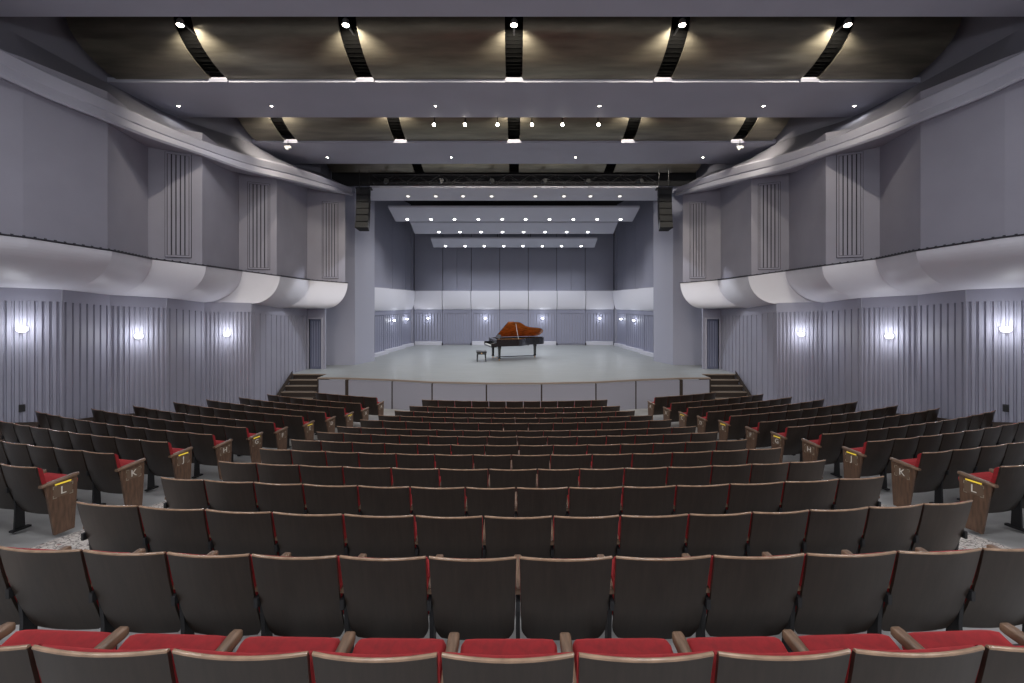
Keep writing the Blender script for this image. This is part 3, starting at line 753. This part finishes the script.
def letter_mesh(ch, side):
    cu = bpy.data.curves.new('letter', 'FONT'); cu.body = ch; cu.size = .125; cu.extrude = .0015; cu.align_x = 'CENTER'; cu.align_y = 'CENTER'
    to = bpy.data.objects.new('tmp', cu); COL.objects.link(to)
    bpy.context.view_layer.update()
    me = bpy.data.meshes.new_from_object(to.evaluated_get(bpy.context.evaluated_depsgraph_get()))
    bpy.data.objects.remove(to); bpy.data.curves.remove(cu)
    # text lies in XY reading +X; stand it up facing +x (or -x)
    if side > 0: R = Matrix(((0, 0, 1, 0), (1, 0, 0, 0), (0, 1, 0, 0), (0, 0, 0, 1)))
    else: R = Matrix(((0, 0, -1, 0), (-1, 0, 0, 0), (0, 1, 0, 0), (0, 0, 0, 1)))
    me.transform(Matrix.Translation((side * .0235, .28, .495)) @ R)
    me.materials.clear(); me.materials.append(M['letter']); return me
ORD = ['first', 'second', 'third', 'fourth', 'fifth', 'sixth', 'seventh', 'eighth', 'ninth', 'tenth', 'eleventh', 'twelfth', 'thirteenth', 'fourteenth']

def seat(x, y, z, th, sx, label, group, left_arm=False, right_arm=True, end=0, letter=None, lit=False):
    name = 'aisle_chair' if end else 'theatre_chair'
    r = bpy.data.objects.new(name, None); COL.objects.link(r); r.empty_display_size = .1
    r.location = (x, y, z); r.rotation_euler = (0, 0, th); r['label'] = label; r['category'] = 'theatre seat'; r['group'] = group
    def p(nm, key, px=0.0, scale=True, par=None):
        o = bpy.data.objects.new(nm, D[key] if isinstance(key, str) else key); COL.objects.link(o); o.parent = par or r
        o.location = (px, 0, 0)
        if scale: o.scale = (sx, 1, 1)
        return o
    p('backrest', 'backrest'); p('top_edge', 'top_edge'); p('back_cushion', 'back_cushion')
    st = p('seat', 'seat'); q = p('seat_pan', 'seat_pan', par=st, scale=False)
    hp = .275 * sx
    for sd, on in ((-1, left_arm), (1, right_arm)):
        if end == sd:
            e = p('end_panel', 'end_panel', sd * hp, False); p('armrest', 'cap_armrest', sd * hp, False)
            sfx = '' if sd > 0 else '_m'
            if letter:
                lp = p('letter_plate', 'letter_plate' + sfx, 0, False, e)
                p('letter', letter, 0, False, e)
            if lit: p('aisle_light', 'aisle_light' + sfx, 0, False, e)
        elif on:
            p('armrest', 'armrest', sd * hp, False); p('leg', 'leg', sd * hp, False)
    return r

BOUNDS = {'P': [-120, 20, 163, 305.5, 437.5, 578, 720.5, 860, 996, 1132],
 'N': [-95, -10, 76, 161, 246.5, 335.5, 426, 518, 615.6, 715.5, 810, 903, 989, 1072],
 'M': [71, 134, 201, 269, 341, 413.5, 483, 553.5, 621.5, 691, 755, 813, 873, 928, 978],
 'L': [157, 201, 251, 300.5, 356, 409, 465, 516, 569, 624, 678, 732, 787, 842, 888],
 'K': [216, 254, 297, 341, 390, 438.6, 488.4, 537.5, 580, 625.5, 669, 714, 754, 792, 828.6],
 'J': [257, 289, 324, 357, 395, 434, 473, 511.3, 550.5, 592.7, 633.5, 673.7, 714, 750.4, 783.7]}
def row_angle(px, R, arc):                              # angle on the row's arc seen at that bearing from the camera
    k = (px - CX) / F; th = 0.0
    for _ in range(40): th = math.asin(max(-.9, min(.9, k * (arc - R * math.cos(th)) / R)))
    return th
nrow = len(ROWS)
for ri, (let, d, zt, n, pitch, shift) in enumerate(ROWS):
    arc = 46.0 if let in 'PN' else ARC            # the two nearest rows are straighter
    R = arc - d; z = EYE - zt - SEAT_H
    fs = ORD[ri]                                   # row counted from the camera
    if let in BOUNDS:
        ang = [row_angle(p, R, arc) for p in BOUNDS[let]]; shift = 0.0
    else: ang = [(k - n / 2) * pitch / R for k in range(n + 1)]
    n = len(ang) - 1
    for k in range(n):
        th = (ang[k] + ang[k + 1]) / 2; pitch = (ang[k + 1] - ang[k]) * R
        lab = f'brown seat, {ORD[k]} from left, centre block, {fs} row from the camera'
        if ri == 0: lab = f'brown seat cut off by the bottom edge, {ORD[k]} from left in the nearest row'
        seat(shift + R * math.sin(th), arc - R * math.cos(th), z, th, pitch / .55, lab, f'centre block seats, {fs} row from the camera', left_arm=(k == 0))
SIDE = {'M': (5.36, 2, .55), 'L': (5.33, 4, .55), 'K': (5.27, 6, .54), 'J': (5.27, 8, .535), 'H': (5.2, 10, .518), 'G': (5.16, 9, .529), 'F': (5.12, 9, .516), 'E': (4.92, 8, .556),
        'D': (4.77, 8, .54), 'C': (4.62, 8, .50), 'B': (4.48, 7, .53), 'A': (4.28, 5, .48)}
for ri, (let, d, zt, n_, p_, shift) in enumerate(ROWS):
    if let not in SIDE: continue
    X0, n, pitch = SIDE[let]; R = ARC - d; z = EYE - zt - SEAT_H; 
    for s, nm in ((-1, 'left'), (1, 'right')):
        th0 = math.asin((X0 + (.13 if s > 0 else 0)) / R)
        lm = letter_mesh(let, -s)
        for k in range(n):
            th = s * (th0 + (k + .5) * pitch / R)
            if k == 0: lab = f'aisle seat whose wooden end panel reads {let}, {nm} seating block'
            else: lab = f'brown seat, {ORD[k]} from the aisle in row {let}, {nm} seating block'
            # end panel on the aisle side: for the left block that is +x
            if s < 0: la, ra, end = True if k else True, False, (1 if k == 0 else 0)
            else: la, ra, end = False, True, (-1 if k == 0 else 0)
            seat(R * math.sin(th), ARC - R * math.cos(th), z, th, pitch / .55, lab, f'{nm} block seats, row {let}', left_arm=la, right_arm=ra, end=end, letter=lm if k == 0 else None, lit=(k == 0 and let in 'LJGEC'))

# ------------------------------------------------------------------ grand piano
PX, PY = -1.04, 22.35
pn = thing('grand_piano', 'black concert grand piano on the stage, raised lid painted with an orange-brown reflection', 'piano', (PX, PY, STAGE), math.radians(17))
outl = [(0, 0), (1.0, .0), (2.4, 0), (2.6, -.05), (2.71, -.2), (2.74, -.42), (2.70, -.62), (2.58, -.78), (2.36, -.87), (2.1, -.91), (1.85, -.97), (1.62, -1.10), (1.45, -1.28), (1.3, -1.42), (1.12, -1.5), (0, -1.5)]
outl = [(x, y + .75) for x, y in outl]
def inset(o, k):
    cx = sum(p[0] for p in o) / len(o); cy = sum(p[1] for p in o) / len(o)
    return [(cx + (x - cx) * k, cy + (y - cy) * k) for x, y in o]
m1 = MB(); o_, i_ = outl, inset(outl, .94)
def ring(o, z): return [Vector((x, y, z)) for x, y in o]
m1.loft([ring(i_, .70), ring(o_, .68), ring(o_, 1.01), ring(i_, 1.01), ring(i_, .86)], True); m1.poly(ring(i_, .70)); 
obj('case', m1, M['piano'], pn)
m1 = MB(); m1.prism(inset(outl, .93), .87, .90); obj('iron_frame', m1, M['gold'], pn)
m1 = MB()
for q in range(24):
    yy = .62 - q * .05; xx = 2.3 - max(0, q - 4) * .075; m1.cyl((.42, yy, .93), (xx, yy * .9, .93), .004, n=4)
obj('strings', m1, M['brass'], pn)
m1 = MB(); m1.box(-.24, .03, -.72, .72, .64, .70); m1.box(-.24, .0, -.74, -.66, .70, .84); m1.box(-.24, .0, .66, .74, .70, .84); m1.box(.0, .06, -.7, .7, .70, .98); obj('keybed', m1, M['piano'], pn, bevel=.008)
m1 = MB(); m1.box(-.22, -.03, -.64, .64, .70, .735); kb = obj('white_keys', m1, M['ivory'], pn)
m1 = MB()
for q in range(51):
    if q % 7 in (2, 6): continue
    yy = -.64 + (q + 1) * 1.28 / 52; m1.box(-.14, -.03, yy - .006, yy + .006, .735, .748)
obj('black_keys', m1, M['piano'], pn)
m1 = MB(); m1.box(.28, .31, -.36, .36, 1.0, 1.20); me = m1.mesh('desk', bevel=.01); me.transform(Matrix.Translation((.3, 0, 1.0)) @ Matrix.Rotation(math.radians(-15), 4, 'Y').inverted() @ Matrix.Translation((-.3, 0, -1.0))); put('music_desk', me, M['leather'], pn)
# lid hinged along the straight bass side, raised towards the audience
lid = [(x, y) for x, y in outl if x > .3]
lid = [(.36, .75)] + lid + [(.62, -.75)]
R_ = Matrix.Translation((0, .75, 1.02)) @ Matrix.Rotation(math.radians(-31), 4, 'X') @ Matrix.Translation((0, -.75, 0))
m1 = MB(); m1.prism(lid, .012, .03); me = m1.mesh('lid'); me.transform(R_); put('lid', me, M['piano'], pn)
m1 = MB(); m1.prism([(x * .985 + .02, y * .985) for x, y in lid], .0, .012); me = m1.mesh('lid_inside'); me.transform(R_); put('lid_lining', me, M['lid_reflection'], pn)
m1 = MB(); m1.prism([(.40, .74), (.80, .74), (.94, -.74), (.64, -.74)], .034, .056); me = m1.mesh('flap'); me.transform(R_); put('front_flap', me, M['lid_reflection'], pn)
tip = R_ @ Vector((1.05, -.62, 0))
m1 = MB(); m1.cyl((1.10, -.70, 1.0), tip, .014, n=8); obj('lid_prop', m1, M['lightmetal'], pn)
def leg(x, y):
    m = MB(); m.loft([[Vector((x + a * r, y + b * r, z)) for a, b in ((-1, -1), (1, -1), (1, 1), (-1, 1))] for r, z in ((.075, .70), (.075, .58), (.06, .55), (.045, .16), (.06, .14), (.06, .10))], True, True)
    l = obj('leg', m, M['piano'], pn)
    m = MB(); m.cyl((x - .02, y, .05), (x + .02, y, .05), .05, n=14); m.box(x - .025, x + .025, y - .025, y + .025, .05, .11); obj('caster', m, M['brass'], l)
leg(.18, .6); leg(.18, -.6); leg(2.25, .25)
m1 = MB(); m1.box(.30, .34, -.10, -.06, .12, .70); m1.box(.30, .34, .06, .10, .12, .70); m1.box(.24, .36, -.14, .14, .08, .13); obj('pedal_lyre', m1, M['piano'], pn)
m1 = MB()
for q in (-.07, 0, .07): m1.box(.12, .26, q - .015, q + .015, .07, .085)
obj('pedals', m1, M['brass'], pn)
m1 = MB(); m1.box(.3, 2.2, -.02, .02, .10, .14); obj('stretcher', m1, M['piano'], pn)
bn = thing('piano_bench', 'black padded piano bench beside the grand piano keyboard', 'bench', (-1.53, 21.75, STAGE), math.radians(6))
m1 = MB(); m1.box(-.24, .24, -.36, .36, .40, .48); obj('cushion', m1, M['leather'], bn, smooth=True, bevel=.025)
m1 = MB(); m1.box(-.22, .22, -.34, .34, .34, .40); obj('apron', m1, M['piano'], bn)
for a in (-1, 1):
    for b in (-1, 1):
        m1 = MB(); m1.cyl((a * .18, b * .29, .36), (a * .20, b * .31, 0), .032, .02, n=8); obj('leg', m1, M['piano'], bn)
for a in (-1, 1):
    m1 = MB(); m1.cyl((0, a * .34, .40), (0, a * .40, .40), .03, n=10); obj('knob', m1, M['brass'], bn)

# ------------------------------------------------------------------ house light and added fill
WARM, COOL = (.97, .97, 1.0), (.94, .96, 1.0)
for x, y in L2 + L3: make_light('house_or_fill_spot', 'SPOT', (x, y, HZ(5.33)), 80 if abs(x) < 6.7 else 5, WARM, .05, (0, .05, -1), 150, .9)
for y, e in ((6.8, 190), (3.0, 260), (-1.0, 350)):  # unseen rows added above and behind the camera as overall fill
    for x in (-6.5, -2.2, 2.2, 6.5):
        make_light('house_or_fill_spot', 'SPOT', (x, y, HZ(5.33) if y > 5 else HZ(5.7)), e, WARM, .35, (0, .12, -1), 165, .9)
for s in (-1, 1):
    make_light('stage_side_spot', 'SPOT', (s * 4.2, 19.3, HZ(4.9)), 600, (.88, .92, 1), .08, Vector((s * 8.5, 17.6, HZ(-1.9))) - Vector((s * 4.2, 19.3, HZ(4.9))), 34, .5)  # added spot with no lantern body, brightens the lower wall beside the stage
for x in (-8.5, -4.5, 0, 4.5, 8.5):
    make_light('rear_fill_spot', 'SPOT', (x, -3.7, HZ(1.8)), 230, COOL, .5, (-x * .04, 1, .02), 160, .8)  # added fill behind the camera, no fixture; lifts seat backs and soffits
w = bpy.data.worlds.new('world'); SC.world = w; w.use_nodes = True
w.node_tree.nodes['Background'].inputs[0].default_value = (.6, .62, .7, 1); w.node_tree.nodes['Background'].inputs[1].default_value = .3

# ------------------------------------------------------------------ camera
cam = bpy.data.cameras.new('camera'); co = bpy.data.objects.new('camera', cam); COL.objects.link(co)
co.location = (0, 0, EYE); co.rotation_euler = (PI / 2, 0, 0)
cam.sensor_fit = 'HORIZONTAL'; cam.sensor_width = 36; cam.lens = F / 1024 * 36
cam.shift_x = -(CX - 512) / 1024; cam.shift_y = -(341.5 - CY) / 1024
cam.clip_start = .05; cam.clip_end = 200
SC.camera = co
SC.view_settings.view_transform = 'Standard'; SC.view_settings.look = 'None'; SC.view_settings.gamma = 1
SC.view_settings.exposure = 0.5; SC.view_settings.use_curve_mapping = False
try:
    SC.cycles.use_denoising = True; SC.cycles.max_bounces = 8; SC.cycles.diffuse_bounces = 5; SC.cycles.sample_clamp_indirect = 4.0
except Exception: pass
